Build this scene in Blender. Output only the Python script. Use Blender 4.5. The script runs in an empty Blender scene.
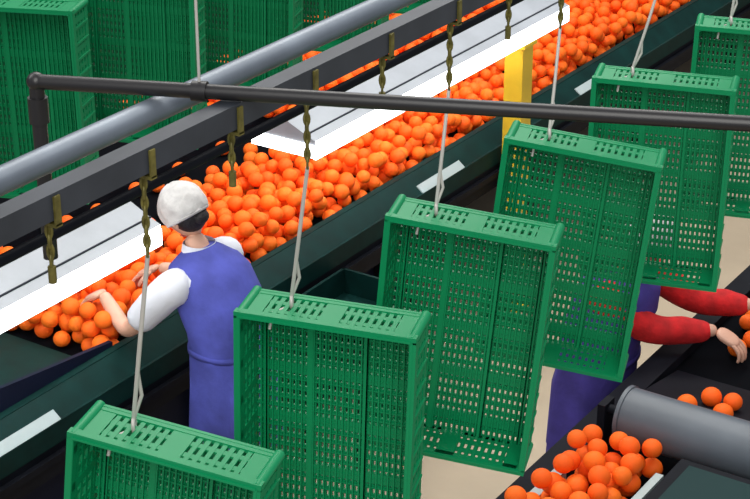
import bpy, math, random
import numpy as np
from mathutils import Vector, Matrix, Euler
random.seed(7)
scene = bpy.context.scene
scene.view_settings.view_transform = 'Standard'

# ---------------------------------------------------------------- materials
def mat(name, col, rough=0.5, metal=0.0, emis=0.0, ecol=None, noise=0.0, nscale=20, bump=0.0, spec=0.5, island=None):
    m = bpy.data.materials.new(name); m.use_nodes = True
    nt = m.node_tree; b = nt.nodes['Principled BSDF']
    b.inputs['Base Color'].default_value = (*col, 1)
    b.inputs['Roughness'].default_value = rough
    b.inputs['Metallic'].default_value = metal
    b.inputs['Specular IOR Level'].default_value = spec
    if emis:
        b.inputs['Emission Color'].default_value = (*(ecol or col), 1)
        b.inputs['Emission Strength'].default_value = emis
    if noise or bump:
        tc = nt.nodes.new('ShaderNodeTexCoord'); n = nt.nodes.new('ShaderNodeTexNoise')
        n.inputs['Scale'].default_value = nscale; n.inputs['Detail'].default_value = 5
        nt.links.new(tc.outputs['Object'], n.inputs['Vector'])
        if noise:
            r = nt.nodes.new('ShaderNodeValToRGB')
            r.color_ramp.elements[0].position = 0.3; r.color_ramp.elements[1].position = 0.7
            r.color_ramp.elements[0].color = (*[c*(1-noise) for c in col], 1)
            r.color_ramp.elements[1].color = (*[min(1, c*(1+noise)) for c in col], 1)
            nt.links.new(n.outputs['Fac'], r.inputs['Fac']); nt.links.new(r.outputs['Color'], b.inputs['Base Color'])
        if bump:
            bp = nt.nodes.new('ShaderNodeBump'); bp.inputs['Strength'].default_value = bump
            bp.inputs['Distance'].default_value = 0.01
            nt.links.new(n.outputs['Fac'], bp.inputs['Height']); nt.links.new(bp.outputs['Normal'], b.inputs['Normal'])
    if island:
        g = nt.nodes.new('ShaderNodeNewGeometry'); r = nt.nodes.new('ShaderNodeValToRGB')
        r.color_ramp.elements[0].color = (*island[0], 1); r.color_ramp.elements[1].color = (*island[1], 1)
        nt.links.new(g.outputs['Random Per Island'], r.inputs['Fac']); nt.links.new(r.outputs['Color'], b.inputs['Base Color'])
    return m

M = dict(
 crate=mat('crate_green', (.0003,.245,.088), .45, spec=.35),
 crate_b=mat('crate_green_darker', (.0005,.21,.075), .5, spec=.3),  # slightly darker green for the crates on the return line
 orange=mat('orange_peel', (1,.2,.02), .6, bump=.15, nscale=300, spec=.25, island=((.97,.118,.007),(1.0,.185,.012))),
 black=mat('black_rubber', (.003,.0035,.005), .8, spec=.03),
 frame=mat('dark_painted_steel', (.006,.007,.011), .6, spec=.12, noise=.3, nscale=6),
 navy=mat('navy_panel', (.005,.008,.025), .6, spec=.2),
 dgreen=mat('dark_green_steel', (.0015,.024,.021), .6, spec=.15, noise=.25, nscale=8),
 pipe=mat('galvanised_pipe', (.18,.21,.25), .4, metal=.3, noise=.15, nscale=9),
 pipe2=mat('grey_channel', (.035,.041,.052), .5, metal=.2, noise=.2, nscale=9),
 pole=mat('black_pole', (.012,.011,.012), .38, spec=.5),
 brass=mat('brass_chain', (.15,.13,.03), .45, metal=.4, noise=.4, nscale=60),
 wire=mat('steel_wire', (.50,.48,.44), .45, metal=.2),
 lampbody=mat('lamp_housing', (.40,.43,.47), .4, noise=.1, nscale=5),
 lampwhite=mat('lamp_edge_glow', (.95,.97,1), .4, emis=4.0, ecol=(.97,.99,1)),  # white-painted trough edges; their overexposed brightness is added as emission
 tube=mat('lamp_tube', (1,1,1), .4, emis=11, ecol=(1,.97,.92)),
 yellow=mat('yellow_steel', (.80,.54,.03), .45, noise=.12, nscale=7),
 white=mat('white_guard', (.42,.50,.50), .5),
 floor=mat('floor_concrete', (.42,.34,.24), .6, noise=.12, nscale=1.5),
 wall=mat('wall_paint', (.20,.23,.24), .8, noise=.1, nscale=2),
 grey=mat('grey_roller', (.10,.118,.14), .42, noise=.12, nscale=6),
 teal=mat('dark_teal_box', (.006,.030,.030), .6, spec=.2),
 skin=mat('skin', (.66,.37,.26), .5, noise=.06, nscale=15),
 lips=mat('lips', (.45,.12,.10), .5),
 eye=mat('eye_white', (.8,.8,.78), .2), iris=mat('iris_brown', (.05,.02,.01), .2),
 hair=mat('dark_hair', (.012,.01,.012), .6, bump=.6, nscale=90),
 net=mat('hairnet_white', (.72,.70,.68), .85, bump=.8, nscale=26, noise=.12),
 netband=mat('hairnet_band', (.60,.58,.57), .85),
 shirt=mat('white_shirt', (.74,.76,.82), .85, bump=.7, nscale=16),
 vest=mat('blue_tabard', (.062,.075,.37), .85, bump=1.0, nscale=9, noise=.25),
 vest2=mat('violet_apron', (.050,.035,.24), .85, bump=1.0, nscale=9, noise=.25),
 red=mat('red_fleece', (.58,.010,.012), .85, bump=1.0, nscale=16, noise=.3),
 trousers=mat('dark_trousers', (.015,.02,.06), .85), shoe=mat('shoe', (.02,.02,.02), .6),
)

# ---------------------------------------------------------------- mesh builder
class MB:
    def __init__(s): s.v=[]; s.f=[]; s.m=[]; s.sm=[]; s.mats=[]
    def mi(s, k):
        if k not in s.mats: s.mats.append(k)
        return s.mats.index(k)
    def add(s, vs, fs, k, smooth=False, M4=None):
        o=len(s.v); i=s.mi(k)
        for v in vs:
            v=Vector(v); s.v.append(tuple(M4@v) if M4 else tuple(v))
        for f in fs: s.f.append(tuple(o+a for a in f)); s.m.append(i); s.sm.append(smooth)
    def box(s, x0,x1,y0,y1,z0,z1,k,M4=None):
        vs=[(x,y,z) for x in (x0,x1) for y in (y0,y1) for z in (z0,z1)]
        s.add(vs,[(0,1,3,2),(4,6,7,5),(0,4,5,1),(2,3,7,6),(0,2,6,4),(1,5,7,3)],k,False,M4)
    def cyl(s,p0,p1,r,k,n=16,r1=None,cap=True,M4=None):
        p0=Vector(p0);p1=Vector(p1);d=(p1-p0).normalized();a=d.orthogonal().normalized();b=d.cross(a)
        r1=r if r1 is None else r1
        vs=[];
        for p,rr in ((p0,r),(p1,r1)):
            for i in range(n):
                t=2*math.pi*i/n; vs.append(p+a*math.cos(t)*rr+b*math.sin(t)*rr)
        s.add(vs,[(i,(i+1)%n,n+(i+1)%n,n+i) for i in range(n)],k,True,M4)
        if cap:
            s.add(vs[:n],[tuple(reversed(range(n)))],k,False,M4); s.add(vs[n:],[tuple(range(n))],k,False,M4)
    def tube(s,pts,r,k,n=8):
        for a,b in zip(pts[:-1],pts[1:]): s.cyl(a,b,r,k,n)
        for p in pts[1:-1]: s.ell(p,(r,r,r),k,8,6)
    def ell(s,c,rad,k,nu=24,nv=16,M4=None,fn=None,zmin=-2):
        vs=[];fs=[]
        for j in range(nv+1):
            ph=math.pi*j/nv
            for i in range(nu):
                th=2*math.pi*i/nu
                p=Vector((math.sin(ph)*math.cos(th),math.sin(ph)*math.sin(th),math.cos(ph)))
                if fn: p=fn(p)
                vs.append((c[0]+p.x*rad[0],c[1]+p.y*rad[1],c[2]+p.z*rad[2]))
        for j in range(nv):
            for i in range(nu):
                f=(j*nu+i,(j+1)*nu+i,(j+1)*nu+(i+1)%nu,j*nu+(i+1)%nu)
                if math.cos(math.pi*(j+1)/nv)>=zmin-1e-6: fs.append(f)
        s.add(vs,fs,k,True,M4)
    def torus(s,c,R,r,k,M4=None,sx=1,sy=1,nu=20,nv=8):
        vs=[];fs=[]
        for i in range(nu):
            t=2*math.pi*i/nu
            for j in range(nv):
                q=2*math.pi*j/nv
                vs.append((c[0]+(R*sx+r*math.cos(q))*math.cos(t),c[1]+(R*sy+r*math.cos(q))*math.sin(t),c[2]+r*math.sin(q)))
        for i in range(nu):
            for j in range(nv):
                fs.append((i*nv+j,((i+1)%nu)*nv+j,((i+1)%nu)*nv+(j+1)%nv,i*nv+(j+1)%nv))
        s.add(vs,fs,k,True,M4)
    def loft(s,rings,k,n=40,captop=True,capbot=False):
        vs=[v for R in rings for v in R]; fs=[]
        for j in range(len(rings)-1):
            for i in range(n): fs.append((j*n+i,j*n+(i+1)%n,(j+1)*n+(i+1)%n,(j+1)*n+i))
        if captop: fs.append(tuple((len(rings)-1)*n+i for i in range(n)))
        if capbot: fs.append(tuple(reversed(range(n))))
        s.add(vs,fs,k,True)
    def mesh(s,name):
        me=bpy.data.meshes.new(name); me.from_pydata(s.v,[],s.f)
        for k in s.mats: me.materials.append(M[k])
        me.polygons.foreach_set('material_index',s.m); me.polygons.foreach_set('use_smooth',s.sm)
        me.update(); return me
    def build(s,name,parent=None,loc=(0,0,0),rot=(0,0,0)):
        o=bpy.data.objects.new(name,s.mesh(name)); scene.collection.objects.link(o)
        o.location=loc;o.rotation_euler=rot;o.parent=parent; return o

def empty(name,loc=(0,0,0)):
    o=bpy.data.objects.new(name,None); scene.collection.objects.link(o); o.location=loc; return o

# ---------------------------------------------------------------- camera
cam=bpy.data.cameras.new('camera'); co=bpy.data.objects.new('camera',cam); scene.collection.objects.link(co)
co.location=(0,0,4.6); co.rotation_euler=(math.radians(65),0,math.radians(33.3)); cam.lens=86.4; cam.sensor_width=36
cam.clip_end=100; scene.camera=co

# ---------------------------------------------------------------- room
b=MB(); b.box(-14,6,-4,24,-.1,0,'floor'); b.build('floor')
b=MB(); b.box(-14.2,-14,-4,24,0,8,'wall'); b.build('wall_left')
b=MB(); b.box(-14,6,24,24.2,0,8,'wall'); b.build('wall_back')

# ---------------------------------------------------------------- crates
def crate_mesh(name,k,W=.362,H=.57,D=.115):
    b=MB(); x0=-.088; x1=x0+W; z1=0; z0=-H; yf=-.078; yb=yf+D
    def lattice(axis, fixed, u0,u1,v0,v1, pu,pv,wu,wv,th):
        def bx(ua,ub,va,vb,t0,t1):
            if axis=='y': b.box(ua,ub,t0,t1,va,vb,k)
            elif axis=='x': b.box(t0,t1,ua,ub,va,vb,k)
            else: b.box(ua,ub,va,vb,t0,t1,k)
        nu=max(1,round((u1-u0)/pu)); nv=max(1,round((v1-v0)/pv))
        for i in range(nu+1):
            u=u0+(u1-u0)*i/nu; bx(u-wu/2,u+wu/2,v0,v1,fixed-th/2,fixed+th/2)
        for j in range(nv+1):
            v=v0+(v1-v0)*j/nv; bx(u0,u1,v-wv/2,v+wv/2,fixed-th/2+.0007,fixed+th/2-.0007)
    # base panel (back, +y): slots with raised vertical ribs toward the opening
    lattice('y',yb,x0,x1,z0,z1,.0129,.0235,.0080,.0115,.007)
    nr=28
    for i in range(1,nr):
        u=x0+W*i/nr; b.box(u-.0017,u+.0017,yb-.012,yb,z0,z1,k)
    nh=24
    for i in range(1,nh):
        zz=z0+H*i/nh; b.box(x0,x1,yb-.007,yb,zz-.0015,zz+.0015,k)
    for zz in (-.045,-.165,-.285,-.405,-.525): b.box(x0,x1,yb-.006,yb+.004,zz-.012,zz+.012,k)
    for xx in (x0+.025,x0+W*.34,x0+W*.67,x1-.025): b.box(xx-.005,xx+.005,yb-.012,yb+.006,z0,z1,k)
    for xx in (x0,x1):
        lattice('x',xx,yf,yb,z0,z1,.0230,.028,.010,.010,.006)
        for zz in (-.03,-.115,-.20,-.285,-.37,-.455,-.54): b.box(xx-.004,xx+.004,yf,yb,zz-.009,zz+.009,k)
    for zz in (z0,z1):
        lattice('z',zz,x0,x1,yf,yb,.0165,.034,.0095,.014,.006)
        for xx in (x0+.02,x0+W/2,x1-.02): b.box(xx-.022,xx+.022,yf,yb,zz-.004,zz+.004,k)
    L=.010
    for (a0,a1,c0,c1) in ((x0-L,x1+L,z1-.004,z1+L),(x0-L,x1+L,z0-L,z0+.004),(x0-L,x0+.004,z0,z1),(x1-.004,x1+L,z0,z1)):
        b.box(a0,a1,yf-.004,yf+.014,c0,c1,k)
    L=.005
    for (a0,a1,c0,c1) in ((x0-L,x1+L,z1-.003,z1+L),(x0-L,x1+L,z0-L,z0+.003),(x0-L,x0+.003,z0,z1),(x1-.003,x1+L,z0,z1)):
        b.box(a0,a1,yb-.014,yb+.006,c0,c1,k)
    for xx in (x0,x1):
        for zz in (z0,z1): b.cyl((xx,yf,zz),(xx,yb+.006,zz),.011,k,12)
    for zz in np.linspace(z0+.05,z1-.05,11):
        for sx,xx in ((-1,x0),(1,x1)): b.box(min(xx,xx+sx*.008),max(xx,xx+sx*.008),yf,yb,zz-.003,zz+.003,k)
    return b.mesh(name)

cm=crate_mesh('plastic_crate','crate'); cmb=crate_mesh('plastic_crate_rear','crate_b',W=.375)
def put_crate(me,hook,yaw,roll,tilt=0):
    o=bpy.data.objects.new('plastic_crate',me); scene.collection.objects.link(o)
    o.location=hook; o.rotation_euler=(math.radians(tilt),math.radians(roll),math.radians(yaw)); return o
hooks=[(-1.968,2.178,2.88),(-1.955,2.665,2.935),(-1.90,3.14,2.98),(-1.885,3.64,3.0),(-1.952,4.24,2.97),(-1.915,4.82,2.965)]
rolls=[7,1.6,5,6,.5,1]; yaws=[16,18,19,19,18,20]
for h,r,y in zip(hooks,rolls,yaws): put_crate(cm,h,y,r)
RX,RZ=-1.92,3.432
hang=[2.19,2.68,3.22,3.74,4.33,4.88]

def hanger(hy,hook=None,X=RX,Z=RZ):
    b=MB()
    b.box(X-.010,X+.010,hy-.008,hy+.008,Z-.03,Z+.0,'brass')
    b.box(X+.021,X+.025,hy-.007,hy+.007,Z-.034,Z+.018,'brass')
    b.box(X-.010,X+.025,hy-.008,hy+.008,Z-.037,Z-.031,'brass')
    n=8 if hook else 4
    z=Z-.04
    for i in range(n):
        R=Matrix.Translation((X,hy,z-.010))@Matrix.Rotation(math.radians(33+(90 if i%2 else 0)),4,'Z')@Matrix.Rotation(math.pi/2,4,'X')
        b.torus((0,0,0),.009,.0028,'brass',M4=R,sx=.55,sy=1.45,nu=14,nv=6)
        z-=.0185
    b.box(X-.004,X+.004,hy-.0015,hy+.0015,z+.01,Z-.04,'brass')
    if hook:
        top=Vector((X,hy,z)); hk=Vector(hook)+Vector((0,0,.018))
        mid=top.lerp(hk,.5)+Vector((.004,-.006,0))
        b.tube([top,mid,hk],.0042,'wire')
        b.torus((0,0,0),.012,.004,'wire',M4=Matrix.Translation(hk+Vector((0,0,-.01)))@Matrix.Rotation(math.radians(-57),4,'Z')@Matrix.Rotation(math.pi/2,4,'X'))
        b.tube([hk+Vector((0,0,-.02)),hk+Vector((-.012,-.05,-.018)),hk+Vector((-.012,-.062,-.05))],.0035,'wire')
        b.tube([hk+Vector((0,0,-.0)),top.lerp(hk,.85)+Vector((.008,.008,0)),top.lerp(hk,.7)],.0035,'wire')
    else:
        b.cyl((X,hy,z),(X,hy,z-.03),.007,'brass',10)
    b.build('crate_hanger')
for hy,h in zip(hang,hooks): hanger(hy,h)
for hy in (1.95,2.44,2.95,3.48): hanger(hy)

# background return line
BX=-3.68
bY=[3.02,3.56,4.10,4.64,5.18,5.72,6.26]
for i,yy in enumerate(bY):
    put_crate(cmb,(BX,yy,3.06),20+random.uniform(-3,3),random.uniform(-1,4)); hanger(yy,(BX,yy,3.06),BX,3.58)

# overhead rails and pipes
def rail(X,Z,y0,y1,posts,side=-1):
    b=MB()
    b.box(X-.020,X+.020,y0,y1,Z+.018,Z+.023,'pipe2'); b.box(X-.020,X-.014,y0,y1,Z-.020,Z+.018,'pipe2'); b.box(X+.014,X+.020,y0,y1,Z-.020,Z+.018,'pipe2')
    b.box(X-.020,X-.008,y0,y1,Z-.024,Z-.020,'pipe2'); b.box(X+.008,X+.020,y0,y1,Z-.024,Z-.020,'pipe2')
    for py in posts:
        b.box(X-.4,X-.32,py-.04,py+.04,0,Z+.16,'frame'); b.box(X-.4,X+.03,py-.03,py+.03,Z+.08,Z+.14,'frame'); b.box(X-.015,X+.015,py-.02,py+.02,Z+.02,Z+.09,'frame')
    b.build('overhead_rail')
rail(RX,RZ,-.2,8,(-.1,7.6)); rail(BX,3.58,1.2,12.5,(1.4,12.2))
b=MB()
b.cyl((-2.055,-.3,3.428),(-2.055,8.0,3.428),.024,'pipe',24)
for yy in (-.25,7.85):
    b.box(-2.08,-2.03,yy-.02,yy+.02,0,3.41,'frame')
b.build('overhead_pipe')
b=MB()
b.cyl((-1.985,-.3,3.395),(-1.985,8.0,3.395),.012,'pipe2',16)
b.cyl((-1.955,-.3,3.350),(-1.955,8.0,3.350),.010,'frame',16)
for yy in (-.18,7.95):
    b.box(-2.0,-1.94,yy-.02,yy+.02,3.33,3.40,'frame'); b.box(-1.985,-1.955,yy-.015,yy+.015,0,3.34,'frame')
b.build('overhead_conduit')
# black cross pole resting on the pipe and rail, with corner post
b=MB()
d=(Vector((-1.068,2.817,3.47))-Vector((-2.26,2.295,3.47))).normalized()
p0=Vector((-2.26,2.295,3.471)); p1=p0+d*2.5
b.cyl(p0,p1,.0142,'pole',18); b.ell(p0,(.018,.018,.018),'pole'); b.cyl(p0,(p0.x,p0.y,3.11),.0142,'pole',16)
b.cyl((p0.x,p0.y,3.44),(p0.x,p0.y,3.39),.019,'pole',16)
b.cyl((p1.x,p1.y,3.485),(p1.x,p1.y,0),.0142,'pole',16)
c=p0.lerp(p1,.125)
b.cyl((c.x,c.y,3.48),(c.x,c.y,4.2),.0028,'wire',8); b.cyl(c-d*.014,c+d*.014,.019,'pole',16)
b.build('support_pole')

# ---------------------------------------------------------------- lamps over belt
def lamp(y0,y1,cols):
    b=MB(); xf,xb,z=-4.29,-4.64,1.60
    prof=[(xf,z),(xf,z+.07),(xf-.05,z+.090),(xf-.15,z+.135),(xf-.20,z+.135),(xb+.04,z+.085),(xb,z+.06),(xb,z)]
    n=len(prof); vs=[(x,y,zz) for y in (y0,y1) for x,zz in prof]
    for i in range(n-1):
        k='lampwhite' if i==0 else 'lampbody'
        b.add([vs[i],vs[i+1],vs[n+i+1],vs[n+i]],[(0,1,2,3)],k)
    for o in (0,n): b.add(vs[o:o+n],[tuple(range(n))],'lampbody')
    b.box(xf-.012,xf+.004,y0,y1,z-.018,z+.006,'lampwhite')
    b.box(xb-.004,xb+.012,y0,y1,z-.012,z+.006,'lampwhite')
    b.box(xb,xf,y0-.006,y0+.006,z-.012,z+.05,'lampwhite'); b.box(xb,xf,y1-.006,y1+.006,z-.012,z+.05,'lampwhite')
    b.box(xf-.17,xf-.155,y0,y1,z+.135,z+.15,'pipe2')
    b.box(xf-.052,xf-.046,y0,y1,z+.088,z+.095,'pipe2')
    for xx in (xb+.09,xf-.09): b.cyl((xx,y0+.03,z+.02),(xx,y1-.03,z+.02),.014,'tube',12)
    b.build('lamp_fixture')
    for cy in cols:
        b=MB(); X=-4.365
        b.box(X-.055,X+.055,cy-.055,cy+.055,0,1.58,'yellow'); b.box(X-.058,X+.09,cy-.09,cy+.09,0,.02,'yellow')
        b.box(X-.058,X+.07,cy-.07,cy+.07,1.55,1.58,'yellow'); b.build('yellow_column')
lamp(2.2,4.98,[3.0]); lamp(6.05,8.45,[8.04])

# ---------------------------------------------------------------- sorting conveyor
b=MB(); Y0,Y1=2.0,19
b.box(-5.78,-4.58,Y0,Y1,.90,.94,'black'); b.box(-6.5,-5.84,Y0,Y1,.92,.96,'black')
b.box(-5.85,-5.77,Y0,Y1,.80,1.03,'frame'); b.box(-6.58,-6.5,Y0,Y1,.8,1.06,'dgreen')
T=Matrix.Translation((-4.52,0,.985))@Matrix.Rotation(math.radians(38),4,'Y')
b.box(-.06,.065,Y0,Y1,-.008,.008,'dgreen',M4=T)
b.box(-4.60,-4.565,Y0,Y1,.86,1.03,'dgreen'); b.box(-4.50,-4.455,Y0,Y1,.86,.955,'dgreen'); b.box(-4.60,-4.46,Y0,Y1,.72,.86,'frame')
b.box(-4.455,-4.43,Y0,Y1,.80,.83,'frame')
b.box(-4.62,-4.58,Y0,7.2,.05,.72,'navy')
b.box(-4.52,-4.47,Y0,7.2,.28,.36,'frame')
y=Y0+.5
while y<Y1:
    b.box(-4.58,-4.50,y-.04,y+.04,0,.75,'frame'); b.box(-6.5,-6.42,y-.04,y+.04,0,.85,'frame'); b.box(-6.5,-4.5,y-.025,y+.025,.66,.72,'frame'); y+=1.5
for y,l in ((4.30,.42),(7.45,.42),(9.1,.22)):
    b.box(.015,.066,y-l/2,y+l/2,.008,.014,'white',M4=T)
# feed chute ahead of the fruit (sloped sheet with side lips)
b.add([(-5.7,2.2,1.30),(-4.6,2.2,1.30),(-4.6,4.93,.955),(-5.7,4.93,.955),(-5.7,2.2,1.28),(-4.6,2.2,1.28),(-4.6,4.93,.94),(-5.7,4.93,.94)],
      [(0,1,2,3),(7,6,5,4),(0,4,5,1),(1,5,6,2),(2,6,7,3),(3,7,4,0)],'dgreen')
b.add([(-4.62,2.2,1.30),(-4.60,2.2,1.30),(-4.60,4.99,.94),(-4.62,4.99,.94),(-4.62,2.2,1.40),(-4.60,2.2,1.40),(-4.60,4.99,1.05),(-4.62,4.99,1.05)],
      [(0,3,7,4),(1,5,6,2),(4,7,6,5),(3,2,6,7),(0,4,5,1)],'navy')
b.build('sorting_conveyor')
# side tray attached to conveyor
b=MB(); x0,x1,y0,y1=-4.42,-4.05,6.05,6.45
b.box(x0,x1,y0,y1,.72,.735,'dgreen')
for a in ((x0,x0+.015,y0,y1),(x1-.015,x1,y0,y1),(x0,x1,y0,y0+.015),(x0,x1,y1-.015,y1)): b.box(*a,.72,.86,'dgreen')
for xx in (x0+.03,x1-.03):
    for yy in (y0+.03,y1-.03): b.box(xx-.015,xx+.015,yy-.015,yy+.015,0,.72,'frame')
b.build('sorting_tray_stand')
# rear roller conveyor, invented to fill the background with darkness
b=MB(); b.box(-9.6,-9.5,4,19,.5,.85,'frame'); b.box(-6.95,-6.85,4,19,.5,.85,'frame')
y=4.1
while y<19: b.cyl((-9.5,y,.76),(-6.95,y,.76),.035,'frame',8); y+=.12
b.box(-9.5,-6.95,4,19,.60,.66,'black'); b.box(-6.7,-6.62,4,19,.0,.5,'black')
y=4.4
while y<19:
    for xx in (-9.55,-6.9): b.box(xx-.04,xx+.04,y-.04,y+.04,0,.5,'frame')
    y+=2
b.build('dark_fill_conveyor')

# ---------------------------------------------------------------- oranges
import bmesh
bm=bmesh.new(); bmesh.ops.create_icosphere(bm,subdivisions=3,radius=1)
IV=np.array([v.co[:] for v in bm.verts]); IF=np.array([[v.index for v in f.verts] for f in bm.faces]); bm.free()
def deposit(n,sampler,r,base,zmax,tries=10,seed=1,pts=None):
    rnd=random.Random(seed); pts=[] if pts is None else pts; g={}
    c=2*r
    for p in pts: g.setdefault((int(p[0]//c),int(p[1]//c)),[]).append(p)
    for _ in range(n):
        best=None
        for t in range(tries):
            x,y=sampler(rnd); z=base+r
            ix,iy=int(x//c),int(y//c)
            for i in (-1,0,1):
                for j in (-1,0,1):
                    for q in g.get((ix+i,iy+j),()):
                        d2=(q[0]-x)**2+(q[1]-y)**2
                        if d2<c*c: z=max(z,q[2]+math.sqrt(c*c-d2))
            if best is None or z<best[2]: best=(x,y,z)
        if best[2]<=base+zmax:
            pts.append(best); g.setdefault((int(best[0]//c),int(best[1]//c)),[]).append(best)
    return pts
def orange_mass(name,pts,r):
    n=len(pts); rs=np.random.RandomState(3); P=np.array(pts)
    rad=r*rs.uniform(.88,1.06,(n,1,1)); V=(IV[None]*rad*np.array([1,1,.95])+P[:,None,:]).reshape(-1,3)
    F=(IF[None]+np.arange(n)[:,None,None]*len(IV)).reshape(-1)
    me=bpy.data.meshes.new(name); me.vertices.add(len(V)); me.vertices.foreach_set('co',V.ravel())
    nf=len(F)//3; me.loops.add(len(F)); me.loops.foreach_set('vertex_index',F); me.polygons.add(nf)
    me.polygons.foreach_set('loop_start',np.arange(nf)*3); me.polygons.foreach_set('loop_total',np.full(nf,3))
    me.polygons.foreach_set('use_smooth',np.ones(nf,bool)); me.update(calc_edges=True); me.materials.append(M['orange'])
    o=bpy.data.objects.new(name,me); scene.collection.objects.link(o); return o
R=.04
def s_main(rnd):
    while True:
        x=rnd.uniform(-5.72,-4.65); y=rnd.uniform(4.98,15)
        if 5.3<y<7.6 and x<-5.20-.08*math.sin(y*5): continue
        return x,y
pts=deposit(34,lambda r:(r.uniform(-5.7,-5.3),r.uniform(5.5,7.5)),R,.94,.05,1,11)
pts=deposit(3400,s_main,R,.94,.21,12,1,pts)
pts=deposit(850,lambda r:(r.uniform(-6.44,-5.9),r.uniform(7.2,14.8)),R,.96,.14,8,2,pts)
orange_mass('heap_of_oranges',pts,R)

# ---------------------------------------------------------------- packing conveyor (right)
b=MB(); y0,y1=2.5,7.4
b.box(-2.50,-1.2,y0,y1,1.04,1.08,'black'); b.box(-2.60,-2.50,y0,y1,.92,1.12,'frame'); b.box(-1.2,-1.1,y0,y1,.92,1.12,'frame')
b.box(-2.66,-2.61,y0,y1,.86,.93,'frame')
for yy in (3,4.4,5.8,7.2):
    b.box(-2.60,-2.52,yy-.04,yy+.04,0,.95,'frame'); b.box(-1.18,-1.1,yy-.04,yy+.04,0,.95,'frame'); b.box(-2.55,-1.15,yy-.03,yy+.03,.86,.92,'frame')
b.box(-2.60,-2.55,y0,y1,.2,.86,'black')
b.box(-2.50,-2.46,4.45,5.0,1.08,1.15,'white'); b.box(-2.15,-2.12,4.3,5.08,1.08,1.20,'white')
b.add([(-2.48,5.55,1.09),(-1.25,5.55,1.09),(-1.25,6.0,1.09),(-2.48,6.0,1.09),(-2.48,5.62,1.16),(-1.25,5.62,1.16)],[(0,1,5,4),(4,5,2,3),(0,4,3),(1,2,5)],'frame')
b.build('packing_conveyor')
b=MB(); b.cyl((-2.38,5.33,1.24),(-1.25,5.33,1.24),.105,'grey',40); b.cyl((-2.395,5.33,1.24),(-2.38,5.33,1.24),.11,'grey',40)
b.cyl((-2.46,5.33,1.24),(-2.39,5.33,1.24),.02,'frame',12); b.box(-2.49,-2.46,5.29,5.37,1.08,1.27,'frame'); b.box(-1.25,-1.21,5.29,5.37,1.08,1.27,'frame')
b.build('conveyor_roller')
b=MB(); b.box(-2.06,-1.5,4.45,5.10,1.085,1.25,'teal'); b.box(-2.07,-1.49,4.44,5.11,1.25,1.27,'frame'); b.box(-2.02,-1.54,4.49,5.06,1.27,1.285,'teal'); b.build('control_box')
pp=deposit(330,lambda r:(r.uniform(-2.45,-2.20),r.uniform(4.4,5.17)),.04,1.08,.19,8,5)
pp=deposit(4,lambda r:(r.uniform(-2.3,-2.1),r.uniform(5.6,5.78)),.04,1.13,.1,4,6,pp)
pp=deposit(60,lambda r:(r.uniform(-2.4,-1.8),r.uniform(6.2,7.3)),.04,1.08,.12,4,8,pp)
orange_mass('heap_of_oranges',pp,.04)

# ---------------------------------------------------------------- people
def skin_mesh(verts,edges,radii,root,sub=2):
    me=bpy.data.meshes.new('t'); me.from_pydata([tuple(v) for v in verts],edges,[]); o=bpy.data.objects.new('t',me); scene.collection.objects.link(o)
    o.modifiers.new('s','SKIN'); sk=me.skin_vertices[0].data
    for i,r in enumerate(radii):
        sk[i].radius=(r,r) if not isinstance(r,tuple) else r
        sk[i].use_root=(i==root)
    s=o.modifiers.new('u','SUBSURF'); s.levels=sub; s.render_levels=sub
    dg=bpy.context.evaluated_depsgraph_get(); dg.update()
    ev=o.evaluated_get(dg); m=ev.to_mesh(); vs=[v.co.copy() for v in m.vertices]; fs=[tuple(p.vertices) for p in m.polygons]
    ev.to_mesh_clear(); bpy.data.objects.remove(o); return vs,fs
def chain(b,pts,radii,k,sub=2,pick=None):
    vs,fs=skin_mesh(pts,[(i,i+1) for i in range(len(pts)-1)],radii,0,sub); b.add(vs,fs,k,True)
def hand(b,wrist,d,down,side):
    d=d.normalized(); side=(side-d*side.dot(d)).normalized(); down=d.cross(side) if d.cross(side).dot(down)>0 else -d.cross(side)
    Mx=Matrix((( d.x,side.x,down.x,0),(d.y,side.y,down.y,0),(d.z,side.z,down.z,0),(0,0,0,1)))
    Mx=Matrix.Translation(wrist)@Mx
    def sq(p): return Vector([math.copysign(abs(c)**.75,c) for c in p])
    b.ell((.048,0,0),(.052,.041,.017),'skin',20,14,M4=Mx,fn=sq)
    def P(x,y,z): return Mx@Vector((x,y,z))
    for oy,L,sp in ((.028,.070,.10),(.010,.080,.02),(-.010,.075,-.05),(-.028,.058,-.13)):
        a=P(.070,oy,0); p1=P(.095,oy+.01*sp,.002); p2=P(.095+L*.42,oy+L*.4*sp,.014); p3=P(.095+L*.66,oy+L*.7*sp,.034); p4=P(.095+L*.72,oy+L*.8*sp,.054)
        chain(b,[a,p1,p2,p3,p4],[.0095,.0095,.0088,.0080,.0065],'skin',1)
    chain(b,[P(.02,.025,.004),P(.045,.050,.012),P(.072,.064,.026),P(.092,.064,.042)],[.013,.0115,.0100,.0078],'skin',1)
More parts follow.
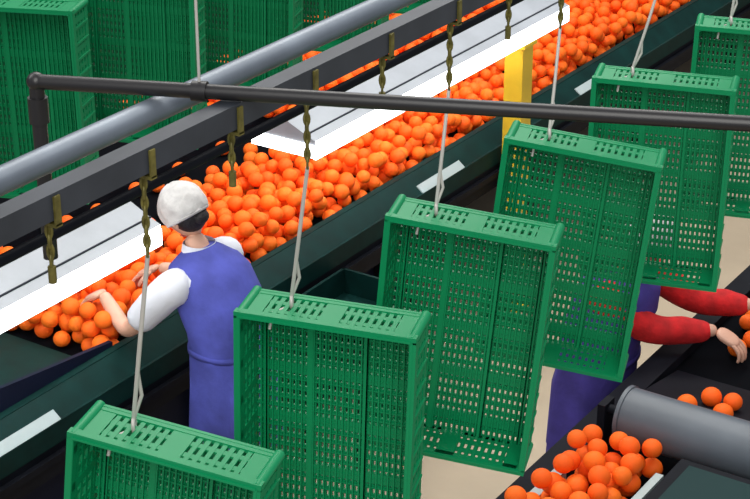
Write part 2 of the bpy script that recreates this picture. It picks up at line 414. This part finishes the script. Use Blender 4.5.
def head(b,c,face,up,net=True):
    face=face.normalized(); up=(up-face*up.dot(face)).normalized(); rt=face.cross(up)
    Mx=Matrix.Translation(c)@Matrix(((rt.x,face.x,up.x,0),(rt.y,face.y,up.y,0),(rt.z,face.z,up.z,0),(0,0,0,1)))
    def shp(p):
        q=p.copy()
        if p.z<0:
            k=1-.34*(-p.z)**1.3; q.x*=k; q.y=q.y*(1-.30*(-p.z)) + .16*(-p.z)
        return q
    b.ell((0,0,0),(.074,.094,.115),'skin',32,24,M4=Mx,fn=shp)
    b.ell((0,.096,-.022),(.013,.020,.020),'skin',14,10,M4=Mx); b.ell((0,.092,.0),(.009,.012,.028),'skin',12,10,M4=Mx)
    b.ell((0,.086,-.058),(.024,.010,.005),'lips',14,8,M4=Mx); b.ell((0,.085,-.066),(.020,.010,.006),'lips',14,8,M4=Mx)
    b.ell((0,.070,-.092),(.022,.018,.014),'skin',14,8,M4=Mx)
    for s in (-1,1):
        b.ell((s*.030,.078,.006),(.014,.010,.009),'eye',14,10,M4=Mx); b.ell((s*.030,.0865,.006),(.0055,.003,.0055),'iris',10,8,M4=Mx)
        b.ell((s*.030,.083,.026),(.018,.006,.004),'hair',12,6,M4=Mx)
        b.ell((s*.076,-.004,-.022),(.008,.018,.030),'skin',14,10,M4=Mx); b.ell((s*.082,-.006,-.022),(.005,.010,.018),'skin',10,8,M4=Mx)
    b.ell((0,-.026,-.012),(.077,.082,.092),'hair',24,16,M4=Mx)
    b.ell((0,-.080,-.072),(.038,.028,.032),'hair',18,12,M4=Mx)
    def wr(p): 
        a=math.atan2(p.y,p.x); k=1+.03*math.sin(a*11+p.z*3)*(1-abs(p.z))+.025*math.sin(a*5+2+p.z*4); return Vector((p.x*k,p.y*k,p.z*(1+.03*math.sin(a*3))))
    T=Mx@Matrix.Rotation(math.radians(16),4,'X')
    b.ell((0,-.018,.024),(.094,.122,.110),'net' ,40,26,M4=T,fn=wr,zmin=-.42)
    b.torus((0,-.016,-.020),1,.009,'netband',M4=T,sx=.083,sy=.106,nu=36,nv=8)
def ring(c,rx,ry,h,n=40,wave=0,wn=9,ph=0,lean=0):
    out=[]; f=Vector((math.cos(h),math.sin(h),0)); s=Vector((-math.sin(h),math.cos(h),0))
    for i in range(n):
        t=2*math.pi*i/n; k=1+wave*math.sin(wn*t+ph); u=math.copysign(abs(math.cos(t))**.85,math.cos(t)); v=math.copysign(abs(math.sin(t))**.85,math.sin(t))
        out.append(Vector(c)+f*u*rx*k+s*v*ry*k+Vector((0,0,lean*u)))
    return out
def worker(face,J,vest,sleeve,longs,headface,fdirs):
    root=empty('factory_worker',(J['pelvis'][0],J['pelvis'][1],0))
    V={k:Vector(v) for k,v in J.items()}
    h=0 if face>0 else math.pi
    b=MB()
    names=['pelvis','spine','chest','neck','headb','ls','le','lw','rs','re','rw','lh','lk','la','lt','rh','rk','ra','rt']
    rad=dict(pelvis=.12,spine=.105,chest=.12,neck=.055,headb=.052,ls=.058,le=.042,lw=.028,rs=.058,re=.042,rw=.028,lh=.095,lk=.062,la=.042,lt=.036,rh=.095,rk=.062,ra=.042,rt=.036)
    idx={n:i for i,n in enumerate(names)}
    ed=[('pelvis','spine'),('spine','chest'),('chest','neck'),('neck','headb'),('chest','ls'),('ls','le'),('le','lw'),('chest','rs'),('rs','re'),('re','rw'),
        ('pelvis','lh'),('lh','lk'),('lk','la'),('la','lt'),('pelvis','rh'),('rh','rk'),('rk','ra'),('ra','rt')]
    vs,fs=skin_mesh([V[n] for n in names],[(idx[a],idx[c]) for a,c in ed],[rad[n] for n in names],0,2)
    def reg(c):
        if c.z<.15: return 'shoe'
        best=None
        for a,c2 in ed:
            A,B=V[a],V[c2]; t=max(0,min(1,(c-A).dot(B-A)/(B-A).length_squared)); d=(c-A.lerp(B,t)).length
            if best is None or d<best[0]: best=(d,a,c2,t)
        _,a,c2,t=best
        if a in('le','re') : return 'skin'
        if a in('ls','rs'): return 'skin'
        if a=='neck': return 'skin'
        if a in('pelvis','lh','rh','lk','rk','la','ra') : return 'trousers'
        return sleeve
    groups={}
    for f in fs:
        c=sum((vs[i] for i in f),Vector())/len(f); groups.setdefault(reg(c),[]).append(f)
    for v in vs: b.v.append(tuple(v))
    for k,ff in groups.items():
        mi=b.mi(k)
        for f in ff: b.f.append(f); b.m.append(mi); b.sm.append(True)
    for s,e,w in (('ls','le','lw'),('rs','re','rw')):
        S,E,W=V[s],V[e],V[w]; inn=S.lerp(V['chest'],.35)
        if longs: chain(b,[inn,S,S.lerp(E,.5)+Vector((0,0,-.01)),E,E.lerp(W,.3)+Vector((0,0,-.012)),E.lerp(W,.5),E.lerp(W,.7)+Vector((0,0,-.008)),E.lerp(W,.93)],[.075,.084,.072,.070,.060,.064,.052,.042],sleeve)
        else: chain(b,[inn,S,S.lerp(E,.4),S.lerp(E,.60),S.lerp(E,.84)],[.085,.088,.080,.070,.071],sleeve)
    hand(b,V['lw'],fdirs[0],Vector((0,0,-1)),Vector((0, 1 if face<0 else -1,0)))
    hand(b,V['rw'],fdirs[1],Vector((0,0,-1)),Vector((0, -1 if face<0 else 1,0)))
    b.build('body',root,loc=-root.location)
    P,S,C,N=V['pelvis'],V['spine'],V['chest'],V['neck']
    low=P+Vector((0,0,-.30))
    b=MB()
    rg=[ring(low,.170,.210,h,wave=.055,wn=8),ring(P+Vector((0,0,-.15)),.166,.204,h,wave=.04,wn=8),ring(P,.162,.196,h,wave=.02,wn=8),ring(S+Vector((0,0,-.05)),.150,.174,h,wave=.02,wn=8,ph=.4),ring(S+Vector((0,0,.03)),.158,.182,h,wave=.025,wn=6,ph=1),
        ring(C+Vector((0,0,-.03)),.168,.190,h,wave=.02,wn=5),ring(C.lerp(N,.45),.156,.182,h,lean=-.01),ring(C.lerp(N,.75),.126,.160,h,lean=-.015),ring(N+Vector((0,0,-.005)),.088,.115,h,lean=-.02),ring(N+Vector((0,0,.022)),.066,.070,h,lean=-.02)]
    b.loft(rg,vest)
    b.loft([ring(N+Vector((0,0,.01)),.070,.074,h),ring(N+Vector((0,0,.045)),.064,.066,h)],sleeve,captop=False)
    b.loft([ring(S+Vector((0,0,-.062)),.158,.182,h),ring(S+Vector((0,0,-.038)),.158,.182,h)],vest,captop=True,capbot=True)
    b.build('tabard',root,loc=-root.location)
    b=MB(); head(b,V['head'],headface[0],headface[1]); b.build('head',root,loc=-root.location)
    return root
def jn(face,pel,spine,chest,neck,headb,head,ls,le,lw,rs,re,rw):
    x,y,z=pel; s=1 if face<0 else -1
    return dict(pelvis=pel,spine=spine,chest=chest,neck=neck,headb=headb,head=head,ls=ls,le=le,lw=lw,rs=rs,re=re,rw=rw,
      lh=(x,y-.09*s,z-.07),lk=(x+face*.03,y-.10*s,.48),la=(x-face*.01,y-.10*s,.09),lt=(x+face*.15,y-.12*s,.045),
      rh=(x,y+.09*s,z-.07),rk=(x+face*.03,y+.10*s,.48),ra=(x-face*.01,y+.10*s,.09),rt=(x+face*.15,y+.12*s,.045))
J1=jn(-1,(-4.12,5.20,.93),(-4.17,5.24,1.11),(-4.26,5.28,1.28),(-4.36,5.30,1.41),(-4.41,5.31,1.485),(-4.45,5.315,1.56),
   (-4.34,5.10,1.34),(-4.55,5.03,1.09),(-4.72,5.08,1.21),(-4.33,5.45,1.37),(-4.51,5.50,1.18),(-4.70,5.42,1.20))
worker(-1,J1,'vest','shirt',False,(Vector((-.80,.20,-.95)),Vector((-.6,0,.7))),(Vector((-.8,-.0,-.50)),Vector((-.7,-.30,-.40))))
J2=jn(1,(-2.84,5.98,.93),(-2.83,6.0,1.12),(-2.80,6.04,1.30),(-2.76,6.06,1.45),(-2.72,6.06,1.53),(-2.68,6.06,1.61),
   (-2.78,6.23,1.40),(-2.58,6.35,1.24),(-2.34,6.43,1.24),(-2.78,5.88,1.40),(-2.64,6.01,1.23),(-2.39,6.17,1.22))
worker(1,J2,'vest2','red',True,(Vector((.8,.1,-.5)),Vector((.5,0,.85))),(Vector((.8,.1,-.4)),Vector((.8,.1,-.4))))

# ---------------------------------------------------------------- lights
w=bpy.data.worlds.new('world'); scene.world=w; w.use_nodes=True
w.node_tree.nodes['Background'].inputs[0].default_value=(.86,.90,1,1); w.node_tree.nodes['Background'].inputs[1].default_value=.46
def area(loc,target,sx,sy,e,col=(1,1,1)):
    l=bpy.data.lights.new('ceiling_lamp','AREA'); l.shape='RECTANGLE'; l.size=sx; l.size_y=sy; l.energy=e; l.color=col
    o=bpy.data.objects.new('ceiling_lamp',l); scene.collection.objects.link(o); o.location=loc
    o.rotation_euler=(Vector(target)-Vector(loc)).to_track_quat('-Z','Y').to_euler()
area((1.0,-1.5,7.2),(-2.4,4,2.2),3.5,5,340,(1,.98,.93))
area((-1.5,6,7.5),(-2.5,6,0),3,6,150,(1,.98,.94))
area((-5.2,9,7.5),(-5.2,9,0),3,9,440,(1,.97,.91))
area((-6.5,1.5,7.5),(-4.6,5,1),3,4,190,(1,.98,.94))
